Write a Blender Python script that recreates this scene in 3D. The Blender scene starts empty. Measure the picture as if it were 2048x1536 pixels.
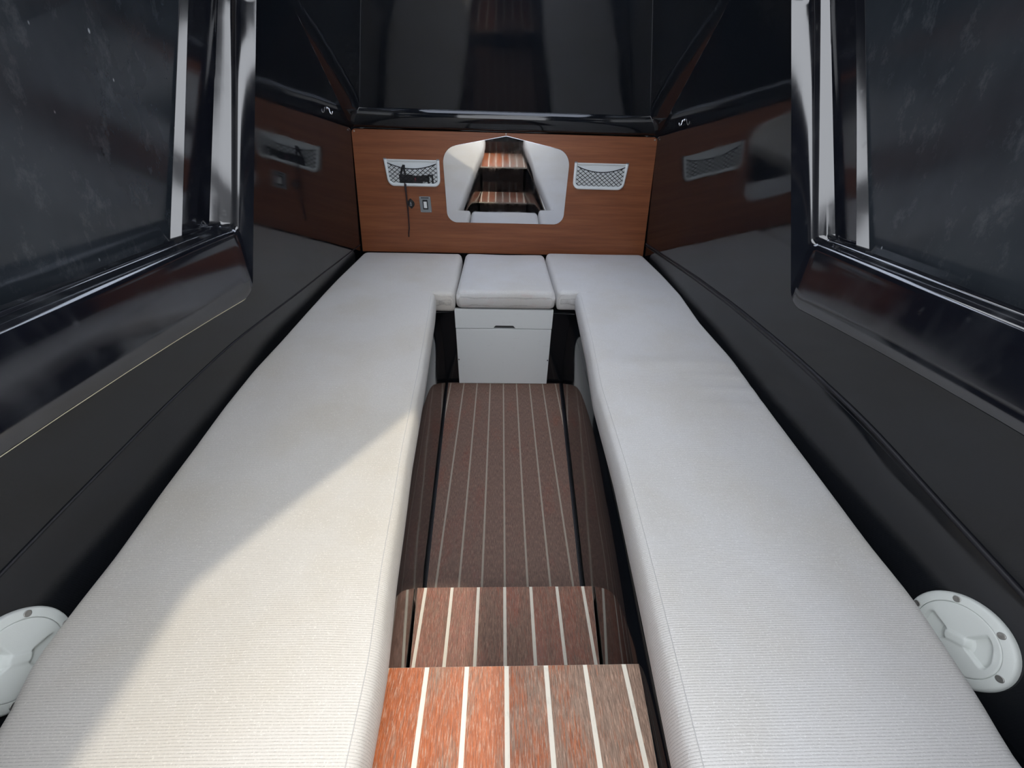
import bpy, bmesh, math, random
import numpy as np
from mathutils import Vector, Matrix
random.seed(7)
C = bpy.context.scene.collection
SC = bpy.context.scene

# ------------------------------------------------------------------ camera, sky, sun, exposure
cam_d = bpy.data.cameras.new('camera')
cam = bpy.data.objects.new('camera', cam_d); C.objects.link(cam)
cam_d.sensor_fit = 'HORIZONTAL'; cam_d.sensor_width = 36.0
cam_d.lens = 770.0 / 2048.0 * 36.0
cam_d.clip_start = 0.01
RX = [[0.999436, 0.00774, 0.032665], [-0.022351, -0.572605, 0.819527], [0.025047, -0.819795, -0.572109]]
cm = Matrix(((RX[0][0], -RX[0][1], -RX[0][2], -0.02),
             (RX[1][0], -RX[1][1], -RX[1][2], 0.0),
             (RX[2][0], -RX[2][1], -RX[2][2], 1.0),
             (0, 0, 0, 1)))
cam.matrix_world = cm
SC.camera = cam
SC.view_settings.view_transform = 'Standard'
SC.view_settings.look = 'None'
SC.view_settings.gamma = 1.0
SC.view_settings.use_curve_mapping = False
SC.view_settings.exposure = -1.0

TX, TY = 0.25, 0.50                     # the sun's slope: light travels (-TX, -TY, -1)
SKY_STRENGTH = 9.0
SUN_STRENGTH = 3.4
world = bpy.data.worlds.new('sky'); SC.world = world
world.use_nodes = True
wn = world.node_tree.nodes; wl = world.node_tree.links
wn.clear()
wo = wn.new('ShaderNodeOutputWorld'); bg = wn.new('ShaderNodeBackground')
sky = wn.new('ShaderNodeTexSky'); sky.sky_type = 'HOSEK_WILKIE'
sdir = Vector((TX, TY, 1)).normalized()
sky.sun_direction = sdir
sky.turbidity = 6.0
mixw = wn.new('ShaderNodeMix'); mixw.data_type = 'RGBA'
mixw.inputs[0].default_value = 0.75
mixw.inputs[7].default_value = (0.93, 0.955, 1.0, 1)
wl.new(sky.outputs[0], mixw.inputs[6]); wl.new(mixw.outputs[2], bg.inputs[0])
bg.inputs[1].default_value = SKY_STRENGTH
wl.new(bg.outputs[0], wo.inputs[0])
sun_d = bpy.data.lights.new('sun', 'SUN'); sun = bpy.data.objects.new('sun', sun_d); C.objects.link(sun)
sun_d.energy = SUN_STRENGTH; sun_d.color = (1.0, 0.90, 0.73); sun_d.angle = math.radians(1.6)
sun.rotation_euler = sdir.to_track_quat('Z', 'Y').to_euler()
sun.location = (1.0, 1.5, 4.0)

# ------------------------------------------------------------------ materials
def mat(name, color, rough=0.5, metal=0.0, ior=1.5):
    m = bpy.data.materials.new(name); m.use_nodes = True
    b = m.node_tree.nodes['Principled BSDF']
    b.inputs['Base Color'].default_value = (*color, 1)
    b.inputs['Roughness'].default_value = rough
    b.inputs['Metallic'].default_value = metal
    b.inputs['IOR'].default_value = ior
    return m
class G:                                              # small node-graph helper
    def __init__(s, m):
        s.t = m.node_tree; s.n = s.t.nodes; s.l = s.t.links; s.b = s.n['Principled BSDF']
    def pos(s):
        return s.n.new('ShaderNodeNewGeometry').outputs['Position']
    def obj(s):
        return s.n.new('ShaderNodeTexCoord').outputs['Object']
    def mapping(s, v, scale, loc=(0, 0, 0), rot=(0, 0, 0)):
        a = s.n.new('ShaderNodeMapping'); s.l.new(v, a.inputs[0])
        a.inputs['Scale'].default_value = scale; a.inputs['Location'].default_value = loc
        a.inputs['Rotation'].default_value = rot
        return a.outputs[0]
    def noise(s, v, scale=1.0, detail=2.0, rough=0.5):
        a = s.n.new('ShaderNodeTexNoise'); s.l.new(v, a.inputs['Vector'])
        a.inputs['Scale'].default_value = scale; a.inputs['Detail'].default_value = detail
        a.inputs['Roughness'].default_value = rough
        return a.outputs[0]
    def voro(s, v, scale):
        a = s.n.new('ShaderNodeTexVoronoi'); s.l.new(v, a.inputs['Vector'])
        a.inputs['Scale'].default_value = scale
        return a.outputs['Distance']
    def ramp(s, f, stops):
        a = s.n.new('ShaderNodeValToRGB'); s.l.new(f, a.inputs[0])
        e = a.color_ramp.elements
        while len(e) < len(stops): e.new(0.5)
        for k, (p, c) in enumerate(stops):
            e[k].position = p
            e[k].color = (c, c, c, 1) if not isinstance(c, tuple) else (*c, 1)
        return a.outputs[0]
    def mix(s, f, a, b, mode='MIX'):
        x = s.n.new('ShaderNodeMix'); x.data_type = 'RGBA'; x.blend_type = mode
        for sock, val in ((x.inputs[0], f), (x.inputs[6], a), (x.inputs[7], b)):
            if isinstance(val, (int, float)): sock.default_value = val
            elif isinstance(val, tuple): sock.default_value = (*val, 1)
            else: s.l.new(val, sock)
        return x.outputs[2]
    def math(s, op, a, b=0.0):
        x = s.n.new('ShaderNodeMath'); x.operation = op
        for sock, val in ((x.inputs[0], a), (x.inputs[1], b)):
            if isinstance(val, (int, float)): sock.default_value = val
            else: s.l.new(val, sock)
        return x.outputs[0]
    def bump(s, h, strength, dist):
        x = s.n.new('ShaderNodeBump'); s.l.new(h, x.inputs['Height'])
        x.inputs['Strength'].default_value = strength; x.inputs['Distance'].default_value = dist
        s.l.new(x.outputs[0], s.b.inputs['Normal'])
    def set(s, name, v): s.l.new(v, s.b.inputs[name])
    def rand(s):
        return s.n.new('ShaderNodeObjectInfo').outputs['Random']

# glossy black gelcoat of the hull, deck moulding and berths
gel = mat('black_gelcoat', (0.006, 0.0072, 0.0095), 0.05, 0, 1.56)
g = G(gel); p = g.pos()
g.bump(g.noise(p, 5.0, 1.0), 0.10, 0.012)
g.set('Roughness', g.ramp(g.noise(p, 14, 3), [(0.35, 0.04), (0.7, 0.11)]))
# the window mouldings carry dust, smears and water spots
gel_dusty = mat('dusty_black_gelcoat', (0.006, 0.007, 0.01), 0.1, 0, 1.95)
g = G(gel_dusty); p = g.pos()
spots = g.ramp(g.voro(g.mapping(p, (1, 1, 0.6)), 26), [(0.05, 1.0), (0.14, 0.0)])
smear = g.ramp(g.noise(g.mapping(p, (9, 9, 4)), 1.6, 5, 0.65), [(0.50, 0.0), (0.75, 1.0)])
geo = g.n.new('ShaderNodeNewGeometry'); sep = g.n.new('ShaderNodeSeparateXYZ'); g.l.new(geo.outputs['Normal'], sep.inputs[0])
up = g.ramp(sep.outputs[2], [(0.55, 0.0), (0.95, 1.0)])        # dust settles on the sill
fine = g.ramp(g.noise(p, 160, 4, 0.7), [(0.42, 0.0), (0.75, 1.0)])
dust = g.math('ADD', g.math('MULTIPLY', spots, g.math('MULTIPLY', fine, 0.05)), g.math('MULTIPLY', smear, 0.025))
dust = g.math('ADD', dust, g.math('MULTIPLY', up, g.math('ADD', g.math('MULTIPLY', fine, 0.035), g.math('MULTIPLY', smear, 0.06))))
g.set('Base Color', g.mix(dust, (0.006, 0.007, 0.011), (0.62, 0.66, 0.70)))
g.set('Roughness', g.ramp(dust, [(0.0, 0.10), (0.15, 0.4)]))
# dark dusty acrylic of the windows
pane_m = mat('dark_acrylic', (0.01, 0.014, 0.02), 0.08, 0, 1.5)
g = G(pane_m); p = g.pos()
film = g.ramp(g.noise(g.mapping(p, (3, 3, 2)), 1.8, 4, 0.6), [(0.3, 0.012), (0.75, 0.045)])
streak = g.ramp(g.noise(g.mapping(p, (16, 16, 9), rot=(0.6, 0, 0)), 1.3, 6, 0.75), [(0.55, 0.0), (0.80, 0.085)])
specks = g.math('MULTIPLY', g.ramp(g.voro(g.mapping(p, (1, 1.4, 0.8), rot=(0.7, 0, 0)), 24), [(0.03, 1.0), (0.075, 0.0)]),
                g.ramp(g.noise(p, 9, 2), [(0.52, 0.0), (0.62, 0.55)]))
film = g.math('ADD', film, g.math('ADD', streak, specks))
g.set('Base Color', g.mix(film, (0.008, 0.012, 0.018), (0.62, 0.68, 0.72)))
g.set('Roughness', g.ramp(film, [(0.0, 0.10), (0.06, 0.20), (0.4, 0.6)]))
opal = bpy.data.materials.new('opal_acrylic'); opal.use_nodes = True
on_ = opal.node_tree.nodes; ol = opal.node_tree.links
tr = on_.new('ShaderNodeBsdfTranslucent'); tr.inputs[0].default_value = (0.88, 0.92, 1.0, 1)
ol.new(tr.outputs[0], on_['Material Output'].inputs[0])
rubber = mat('black_rubber', (0.008, 0.008, 0.012), 0.55)

# ribbed off-white upholstery
fabric = mat('ribbed_fabric', (0.72, 0.71, 0.69), 0.92)
g = G(fabric); p = g.pos()
wob = g.noise(g.mapping(p, (18, 18, 18)), 1.0, 2)
sp = g.n.new('ShaderNodeSeparateXYZ'); g.l.new(p, sp.inputs[0])
yy = g.math('ADD', sp.outputs[1], g.math('MULTIPLY', wob, 0.0022))
rib = g.math('POWER', g.math('ABSOLUTE', g.math('SINE', g.math('MULTIPLY', yy, math.pi / 0.0028))), 0.45)   # flat ribs, narrow grooves
slub = g.noise(g.mapping(p, (330, 620, 330)), 1.0, 2, 0.7)
hgt = g.math('ADD', g.math('MULTIPLY', rib, 0.55), g.math('MULTIPLY', slub, 0.9))
g.bump(hgt, 0.40, 0.0011)
stain = g.ramp(g.noise(g.mapping(p, (5, 5, 5), loc=(2.3, 1.1, 0)), 1.0, 3, 0.6), [(0.42, (0.635, 0.625, 0.615)), (0.72, (0.60, 0.575, 0.535))])
groove = g.math('MULTIPLY', g.ramp(rib, [(0.25, 0.85), (0.72, 0.0)]), g.ramp(slub, [(0.30, 1.0), (0.66, 0.25)]))
stain = g.mix(groove, stain, (0.25, 0.24, 0.23))
stain = g.mix(g.ramp(g.noise(g.mapping(p, (480, 480, 480), loc=(1, 4, 2)), 1.0, 2, 0.6), [(0.58, 0.0), (0.72, 0.5)]), stain, (0.86, 0.85, 0.83))
g.set('Base Color', stain)
g.b.inputs['Sheen Weight'].default_value = 0.15
fabric_stained = fabric.copy(); fabric_stained.name = 'ribbed_fabric_stained'
g = G(fabric_stained); old = g.b.inputs['Base Color'].links[0].from_socket; p = g.pos()
blot = g.ramp(g.noise(g.mapping(p, (22, 3, 60)), 1.0, 4, 0.7), [(0.52, 0.0), (0.7, 0.35)])
sp = g.n.new('ShaderNodeSeparateXYZ'); g.l.new(p, sp.inputs[0])
front = g.ramp(sp.outputs[1], [(0.0, 1.0), (1.0, 0.0)])
m_ = g.n.new('ShaderNodeMapRange'); g.l.new(sp.outputs[1], m_.inputs[0])
m_.inputs[1].default_value = 1.43; m_.inputs[2].default_value = 1.455; m_.inputs[3].default_value = 1.0; m_.inputs[4].default_value = 0.0
g.set('Base Color', g.mix(g.math('MULTIPLY', blot, m_.outputs[0]), old, (0.60, 0.42, 0.40)))
bead = mat('pale_cream', (0.85, 0.80, 0.60), 0.5)
fabric_warm = fabric.copy(); fabric_warm.name = 'ribbed_fabric_warm_bounce'
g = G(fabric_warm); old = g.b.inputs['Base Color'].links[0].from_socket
g.set('Base Color', g.mix(1.0, old, (1.0, 0.97, 0.915), 'MULTIPLY'))  # left cushion's copy: warm bounced light tinted into the cloth colour
thread = mat('seam_thread', (0.50, 0.49, 0.48), 0.9)

def teak(name, worn, fresh, fresh_amt, dirt=0.3, lean=0.0):
    m = mat(name, worn, 0.55)
    g = G(m); p = g.pos()
    r = g.rand()
    comb = g.n.new('ShaderNodeCombineXYZ'); g.l.new(g.math('MULTIPLY', r, 7.0), comb.inputs[1])
    va = g.n.new('ShaderNodeVectorMath'); va.operation = 'ADD'; g.l.new(p, va.inputs[0]); g.l.new(comb.outputs[0], va.inputs[1])
    v = va.outputs[0]
    patch = g.noise(g.mapping(v, (16, 6, 6)), 1.0, 3, 0.6)
    streak = g.noise(g.mapping(v, (520, 52, 60)), 1.0, 3, 0.65)
    grain = g.noise(g.mapping(v, (950, 60, 60)), 1.0, 2, 0.6)
    amt = g.math('ADD', g.math('MULTIPLY', patch, 1.0), g.math('ADD', g.math('MULTIPLY', streak, 0.8), fresh_amt - 1.0))
    amt = g.math('ADD', amt, g.math('MULTIPLY', g.math('SUBTRACT', r, 0.5), 0.12))
    if lean:                              # oranger to the left: surviving varnish, and sunlight painted into the colour
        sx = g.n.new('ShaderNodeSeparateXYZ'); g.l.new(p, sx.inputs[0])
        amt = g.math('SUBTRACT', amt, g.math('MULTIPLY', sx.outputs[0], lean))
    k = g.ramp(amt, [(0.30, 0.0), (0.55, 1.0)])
    wcol = g.ramp(grain, [(0.3, tuple(c * 0.5 for c in worn)), (0.7, tuple(c * 1.2 for c in worn))])
    fcol = g.ramp(grain, [(0.3, tuple(c * 0.6 for c in fresh)), (0.7, tuple(c * 1.2 for c in fresh))])
    col = g.mix(k, wcol, fcol)
    flake = g.ramp(g.noise(g.mapping(v, (560, 72, 60), loc=(3, 5, 1)), 1.0, 3, 0.7), [(0.53, 0.0), (0.66, 0.6)])
    col = g.mix(flake, col, tuple(min(1, c * 1.8) for c in worn))
    pit = g.ramp(g.noise(g.mapping(v, (800, 90, 60), loc=(8, 2, 1)), 1.0, 2, 0.6), [(0.60, 0.0), (0.70, dirt)])
    col = g.mix(pit, col, (0.03, 0.018, 0.012))
    g.set('Base Color', col)
    g.set('Roughness', g.ramp(k, [(0.0, 0.65), (1.0, 0.38)]))
    g.bump(g.math('ADD', streak, grain), 0.25, 0.001)
    return m
teak_floor = teak('teak_floor', (0.215, 0.128, 0.096), (0.225, 0.085, 0.052), 0.36, 0.4)
teak_mid = teak('teak_mid_step', (0.27, 0.155, 0.108), (0.31, 0.085, 0.038), 0.54, 0.45, 0.35)
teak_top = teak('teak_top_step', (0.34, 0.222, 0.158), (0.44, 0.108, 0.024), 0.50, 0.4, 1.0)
def caulk(name, col):
    m = mat(name, col, 0.6)
    g = G(m); p = g.pos()
    n = g.noise(g.mapping(p, (90, 60, 60)), 1.0, 4, 0.7)
    g.set('Base Color', g.mix(g.ramp(n, [(0.55, 0.0), (0.8, 0.45)]), col, tuple(c * 0.5 for c in col)))
    return m
caulk_floor = caulk('caulk_floor', (0.40, 0.34, 0.27))
caulk_step = caulk('caulk_step', (0.84, 0.78, 0.66))

maho = mat('mahogany', (0.2, 0.075, 0.03), 0.42)
g = G(maho); p = g.obj()
n1 = g.noise(g.mapping(p, (2.2, 5, 45)), 1.0, 4, 0.6)
n2 = g.noise(g.mapping(p, (7, 5, 420)), 1.0, 3, 0.6)
c = g.ramp(n1, [(0.3, (0.185, 0.055, 0.021)), (0.5, (0.24, 0.078, 0.030)), (0.72, (0.30, 0.106, 0.042))])
c = g.mix(g.ramp(n2, [(0.45, 0.0), (0.75, 0.5)]), c, (0.12, 0.036, 0.015))
g.set('Base Color', c)
g.bump(n2, 0.08, 0.0005)

steel = mat('polished_steel', (0.80, 0.81, 0.83), 0.06, 1.0)
g = G(steel); p = g.obj()
hz = g.noise(g.mapping(p, (14, 14, 14)), 1.0, 5, 0.7)
sc = g.noise(g.mapping(p, (260, 20, 14), rot=(0, 0.5, 0)), 1.0, 3, 0.7)
g.set('Roughness', g.ramp(g.math('ADD', g.math('MULTIPLY', hz, 0.7), g.math('MULTIPLY', sc, 0.3)), [(0.42, 0.012), (0.75, 0.10)]))
spk = g.ramp(g.voro(p, 150), [(0.06, 1.0), (0.13, 0.0)])
spk = g.math('MULTIPLY', spk, g.ramp(hz, [(0.5, 0.0), (0.65, 1.0)]))
g.set('Metallic', g.math('SUBTRACT', 1.0, g.math('MULTIPLY', spk, 0.5)))
chrome = mat('chrome', (0.85, 0.85, 0.86), 0.15, 1.0)
white_pl = mat('white_plastic', (0.74, 0.77, 0.76), 0.38)
plate_pl = mat('deck_plate_plastic', (0.68, 0.71, 0.68), 0.45)
g = G(plate_pl); g.bump(g.noise(g.pos(), 700, 2), 0.15, 0.0008)
white_box = mat('white_laminate', (0.84, 0.87, 0.87), 0.35)
g = G(white_box); p = g.pos()
g.set('Base Color', g.mix(g.ramp(g.noise(g.mapping(p, (30, 8, 55)), 1.0, 4, 0.7), [(0.62, 0.0), (0.8, 0.25)]), (0.84, 0.87, 0.87), (0.45, 0.44, 0.42)))
black_pl = mat('black_plastic', (0.012, 0.012, 0.014), 0.4)
dark_hole = mat('dark_gap', (0.05, 0.05, 0.05), 0.7)
grey_pl = mat('grey_plate', (0.24, 0.26, 0.27), 0.4, 0.3)
screw_m = mat('screw_steel', (0.45, 0.44, 0.42), 0.35, 0.9)
cord_m = mat('black_cord', (0.012, 0.012, 0.014), 0.75)
cable_m = mat('dark_red_cable', (0.030, 0.012, 0.014), 0.5)
red_m = mat('red_mark', (0.22, 0.03, 0.05), 0.5)

# ------------------------------------------------------------------ helpers
def link(name, verts, faces, m, parent=None, smooth=False, loc=None, **props):
    me = bpy.data.meshes.new(name)
    if loc is not None and parent is None:
        verts = [(v[0] - loc[0], v[1] - loc[1], v[2] - loc[2]) for v in verts]
    me.from_pydata([tuple(map(float, v)) for v in verts], [], faces); me.update()
    bm = bmesh.new(); bm.from_mesh(me)
    bmesh.ops.remove_doubles(bm, verts=bm.verts, dist=1e-6)
    bmesh.ops.recalc_face_normals(bm, faces=bm.faces)
    bm.to_mesh(me); bm.free()
    me.materials.append(m)
    if smooth:
        for f in me.polygons: f.use_smooth = True
    o = bpy.data.objects.new(name, me); C.objects.link(o)
    if parent is not None: o.parent = parent
    elif loc is not None: o.location = loc
    for k, v in props.items(): o[k] = v
    return o
def sharp(o, deg=35):
    me = o.data
    for f in me.polygons: f.use_smooth = True
    bm = bmesh.new(); bm.from_mesh(me)
    lim = math.radians(deg)
    for e in bm.edges:
        if len(e.link_faces) == 2 and e.calc_face_angle(0) > lim: e.smooth = False
        elif len(e.link_faces) != 2: e.smooth = False
    bm.to_mesh(me); bm.free()
    return o
def bevel(o, w, seg=2, deg=30):
    md = o.modifiers.new('edge', 'BEVEL'); md.width = w; md.segments = seg
    md.limit_method = 'ANGLE'; md.angle_limit = math.radians(deg); md.harden_normals = True
    for f in o.data.polygons: f.use_smooth = True
    return o
def thing(name, label, cat, loc, rot=(0, 0, 0), group=None):
    o = bpy.data.objects.new(name, None); C.objects.link(o)
    o.empty_display_size = 0.05
    o.location = loc; o.rotation_euler = rot
    o['label'] = label; o['category'] = cat
    if group: o['group'] = group
    return o
def prism(poly, depth_vec):
    n = len(poly); d = Vector(depth_vec)
    v = [Vector(p) for p in poly] + [Vector(p) + d for p in poly]
    f = [tuple(range(n)), tuple(range(2 * n - 1, n - 1, -1))]
    f += [(i, (i + 1) % n, n + (i + 1) % n, n + i) for i in range(n)]
    return v, f
def boxv(x0, x1, y0, y1, z0, z1):
    return prism([(x0, y0, z0), (x1, y0, z0), (x1, y1, z0), (x0, y1, z0)], (0, 0, z1 - z0))
def join(*parts):
    V, F = [], []
    for v, f in parts:
        k = len(V); V += [tuple(q) for q in v]; F += [tuple(i + k for i in q) for q in f]
    return V, F
def round_poly(pts, radii, n=6):
    out = []
    m = len(pts)
    for i in range(m):
        p0, p1, p2 = Vector(pts[i - 1]), Vector(pts[i]), Vector(pts[(i + 1) % m])
        a = (p0 - p1); b = (p2 - p1); la, lb = a.length, b.length; a.normalize(); b.normalize()
        r = radii[i] if not isinstance(radii, (int, float)) else radii
        ang = math.acos(max(-1, min(1, a.dot(b))))
        t = min(r / math.tan(ang / 2), la * 0.45, lb * 0.45) if r > 0 else 0
        if t < 1e-6:
            out += [p1.copy() for _ in range(n + 1)]; continue
        q0 = p1 + a * t; q2 = p1 + b * t
        rr = t * math.tan(ang / 2)
        bis = (a + b).normalized(); cen = p1 + bis * (rr / math.sin(ang / 2))
        u0 = q0 - cen; u2 = q2 - cen
        th = math.atan2(u0.x * u2.y - u0.y * u2.x, u0.dot(u2))
        for k in range(n + 1):
            w = th * k / n; cs, sn = math.cos(w), math.sin(w)
            out.append(cen + Vector((u0.x * cs - u0.y * sn, u0.x * sn + u0.y * cs)))
    return out
def tube(path, r, sides=6, caps=True):
    P = [Vector(p) for p in path]; V, F = [], []
    up = None
    for i, p in enumerate(P):
        t = (P[min(i + 1, len(P) - 1)] - P[max(i - 1, 0)]).normalized()
        if up is None:
            up = Vector((0, 0, 1)) if abs(t.z) < 0.9 else Vector((1, 0, 0))
        a = (up - t * up.dot(t)).normalized(); b = t.cross(a); up = a
        for k in range(sides):
            w = 2 * math.pi * k / sides
            V.append(p + a * (r * math.cos(w)) + b * (r * math.sin(w)))
    for i in range(len(P) - 1):
        for k in range(sides):
            F.append((i * sides + k, i * sides + (k + 1) % sides, (i + 1) * sides + (k + 1) % sides, (i + 1) * sides + k))
    if caps:
        F.append(tuple(range(sides))); F.append(tuple(range(len(P) * sides - 1, (len(P) - 1) * sides - 1, -1)))
    return V, F
def lathe(profile, n=40, axis='y'):
    """profile (radius, height); height along -y (towards the viewer) for axis 'y', along z for 'z'"""
    V, F = [], []
    for (r, h) in profile:
        for k in range(n):
            w = 2 * math.pi * k / n
            if axis == 'y': V.append((r * math.cos(w), -h, r * math.sin(w)))
            else: V.append((r * math.cos(w), r * math.sin(w), h))
    for i in range(len(profile) - 1):
        for k in range(n):
            F.append((i * n + k, i * n + (k + 1) % n, (i + 1) * n + (k + 1) % n, (i + 1) * n + k))
    F.append(tuple(range(n))); F.append(tuple(range(len(profile) * n - 1, (len(profile) - 1) * n - 1, -1)))
    return V, F
def lerp_tab(t, tab):
    xs = [a for a, _ in tab]; ys = [b for _, b in tab]
    return float(np.interp(t, xs, ys))
def smooth_tab(t, tab, h=0.05):
    return sum(lerp_tab(t + h * k, tab) * w for k, w in ((-2, 1), (-1, 2), (0, 3), (1, 2), (2, 1))) / 9.0
def grid(rows):
    V = [p for r in rows for p in r]; n = len(rows[0]); F = []
    for i in range(len(rows) - 1):
        for j in range(n - 1):
            F.append((i * n + j, i * n + j + 1, (i + 1) * n + j + 1, (i + 1) * n + j))
    return V, F

# ------------------------------------------------------------------ hull and deck shell
def toe(y): return -0.055 * ((1.92 - y) / 1.77) ** 2 * (1 if y < 1.92 else -1)      # the hull narrows aft
SEAM = {-1: [(-0.14, 0.488), (0.273, 0.511), (0.345, 0.516), (0.435, 0.5195), (0.594, 0.5276), (0.828, 0.530), (1.241, 0.502), (1.775, 0.4756), (1.925, 0.468)],
        1: [(-0.14, 0.482), (0.23, 0.5224), (0.34, 0.5333), (0.514, 0.556), (0.731, 0.562), (1.017, 0.5565), (1.302, 0.5426), (1.76, 0.510), (1.925, 0.498)]}
LINER = {-1: ([0.0, 0.30, 0.47, 0.58, 0.71, 0.86, 1.10], [0.19, 0.18, 0.15, 0.09, 0.02, -0.06, -0.14]),
         1: ([0.0, 0.30, 0.50, 0.70, 0.95, 1.20, 1.45, 1.70], [0.25, 0.25, 0.22, 0.17, 0.08, 0.03, -0.05, -0.14])}
def wall_x(y, z, s=0):
    x = 0.632 + (0.94 - z) * 0.140 + toe(y)
    if s:                                     # below the joint the liner stands steeper
        zs = smooth_tab(y, SEAM[s], 0.04)
        if z < zs:
            k = sum(float(np.interp(y + d, *LINER[s])) for d in (-0.08, -0.04, 0, 0.04, 0.08)) / 5
            x -= (zs - max(z, 0.33)) * (max(k, -0.14) + 0.14)
    return x
ROOF = 1.38
SLANT = math.tan(math.radians(24))
def slant_y(z): return 1.873 - (z - 1.012) * SLANT
BOW = 1.968
def bow_y(z):
    return BOW if z <= 0.9435 else 1.897 - (z - 0.945) * 1.55

PAN = {}
PAN[-1] = dict(outer=[(0.932, 0.612), (1.236, 1.268), (-0.10, 1.268), (-0.10, 0.660)], sag=0.013,
               lip=[(0.975, 0.764), (1.185, 1.235), (-0.06, 1.235), (-0.06, 0.785)],
               back=[(0.955, 0.772), (1.1587, 1.235), (-0.06, 1.235), (-0.06, 0.787)],
               face=[(0.8578, 0.7683), (1.070, 1.235), (-0.06, 1.235), (-0.06, 0.783)],
               pane=[(0.8453, 0.7646), (1.0569, 1.235), (-0.06, 1.235), (-0.06, 0.779)],
               eb=lambda z: 0.055 - (z - 0.772) * 0.06157, ep=lambda z: 0.07426 - (z - 0.7646) * 0.0796)
PAN[1] = dict(outer=[(0.788, 0.666), (1.105, 1.280), (-0.10, 1.280), (-0.10, 0.712)], sag=0.012,
              lip=[(0.820, 0.799), (1.048, 1.240), (-0.06, 1.240), (-0.06, 0.818)],
              back=[(0.805, 0.8074), (1.0327, 1.240), (-0.06, 1.240), (-0.06, 0.819)],
              face=[(0.746, 0.8045), (0.966, 1.240), (-0.06, 1.240), (-0.06, 0.816)],
              pane=[(0.7321, 0.8014), (0.9550, 1.240), (-0.06, 1.240), (-0.06, 0.812)],
              eb=lambda z: 0.040 - (z - 0.8074) * 0.04023, ep=lambda z: 0.05904 - (z - 0.8014) * 0.0649)
def edge_front(s, z):
    (y0, z0), (y1, z1) = PAN[s]['outer'][0], PAN[s]['outer'][1]
    return y0 + (z - z0) * (y1 - y0) / (z1 - z0)
def side_wall(name, s):
    zb = max(PAN[s]['outer'][0][1], PAN[s]['outer'][3][1]) + 0.012
    ys = list(np.linspace(-0.16, BOW, 46))
    # lower band
    cols = []
    for y in ys:
        zs_ = smooth_tab(y, SEAM[s], 0.04)
        zz = list(np.linspace(0.18, zs_ - 0.004, 9)) + [zs_ - 0.0015, zs_ + 0.0015] + list(np.linspace(zs_ + 0.004, zb, 5))
        cols.append([(s * wall_x(y, z, s), y, z) for z in zz])
    parts = [grid(cols)]
    # forward band between the window moulding and the bow
    hi = list(np.linspace(zb, ROOF, 22))
    rows = []
    for z in hi:
        a = edge_front(s, z) - 0.012; b = bow_y(z)
        if z > 1.262: a = min(a, -0.16 if z > 1.30 else a)
        rows.append([(s * wall_x(y, z), y, z) for y in np.linspace(a, max(b, a + 0.01), 14)])
    parts.append(grid(rows))
    # band above the moulding
    parts.append(grid([[(s * wall_x(y, z), y, z) for y in np.linspace(-0.16, edge_front(s, 1.262), 14)] for z in (1.262, 1.30, 1.34, ROOF)]))
    o = link(name, *join(*parts), gel, smooth=True, kind='structure')
    md = o.modifiers.new('skin', 'SOLIDIFY'); md.thickness = 0.02; md.use_rim = False
    md.offset = 1.0 if s < 0 else -1.0
    return o
wl_ = side_wall('wall_left', -1)
wr_ = side_wall('wall_right', 1)
for o in (wl_, wr_):                        # normals inboard, the skin grows outboard
    me = o.data; s = -1 if o is wl_ else 1
    bm = bmesh.new(); bm.from_mesh(me)
    for f in bm.faces:
        if f.normal.x * s > 0: f.normal_flip()
    bm.to_mesh(me); bm.free()
    for f in me.polygons: f.use_smooth = True
    o.modifiers['skin'].offset = -1.0

# bow wall behind the wooden panel, bull-nose ledge and the sloping front of the coachroof
w_bot = 0.80
V, F = prism([(-w_bot, BOW, 0.15), (w_bot, BOW, 0.15), (w_bot, BOW, 0.955), (-w_bot, BOW, 0.955)], (0, 0.03, 0))
wall_front = link('wall_front', V, F, gel, kind='structure')
nose = [(BOW, 0.9435), (1.895, 0.9445), (1.884, 0.950), (1.874, 0.961), (1.867, 0.976), (1.864, 0.992), (1.866, 1.005), (1.873, 1.012)]
def nose_y(z): return float(np.interp(z, [q[1] for q in nose], [q[0] for q in nose]))
def half_nose(z): return 0.580 + max(0.0, 1.012 - z) * 0.62
rows = [[(x * half_nose(z), y, z) for x in np.linspace(-1, 1, 9)] for (y, z) in nose]
ledge = link('ledge', *grid(rows), gel, parent=wall_front, smooth=True)
HB, HT = 0.580, 0.477
rows = []
for z in np.linspace(1.012, ROOF, 8):
    h = HB + (HT - HB) * (z - 1.012) / (1.31 - 1.012)
    rows.append([(x * h, slant_y(z) + 0.0, z) for x in np.linspace(-1, 1, 9)])
slope = link('sloping_panel', *grid(rows), gel, parent=wall_front, smooth=True)
for s in (-1, 1):                            # three-cornered facets beside the sloping front
    rows = []
    for z in [0.945, 0.950, 0.961, 0.976, 0.992, 1.005] + list(np.linspace(1.012, ROOF, 10)):
        h = half_nose(z) if z < 1.012 else HB + (HT - HB) * (z - 1.012) / 0.298
        yi = nose_y(z) if z < 1.012 else slant_y(z)
        a = Vector((s * wall_x(bow_y(z), z), bow_y(z), z)); b = Vector((s * (h - 0.003), yi - 0.002, z))
        rows.append([a.lerp(b, t) for t in (0, 0.25, 0.5, 0.75, 1)])
    link('corner_facet', *grid(rows), gel, parent=wall_front, smooth=True)

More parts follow.
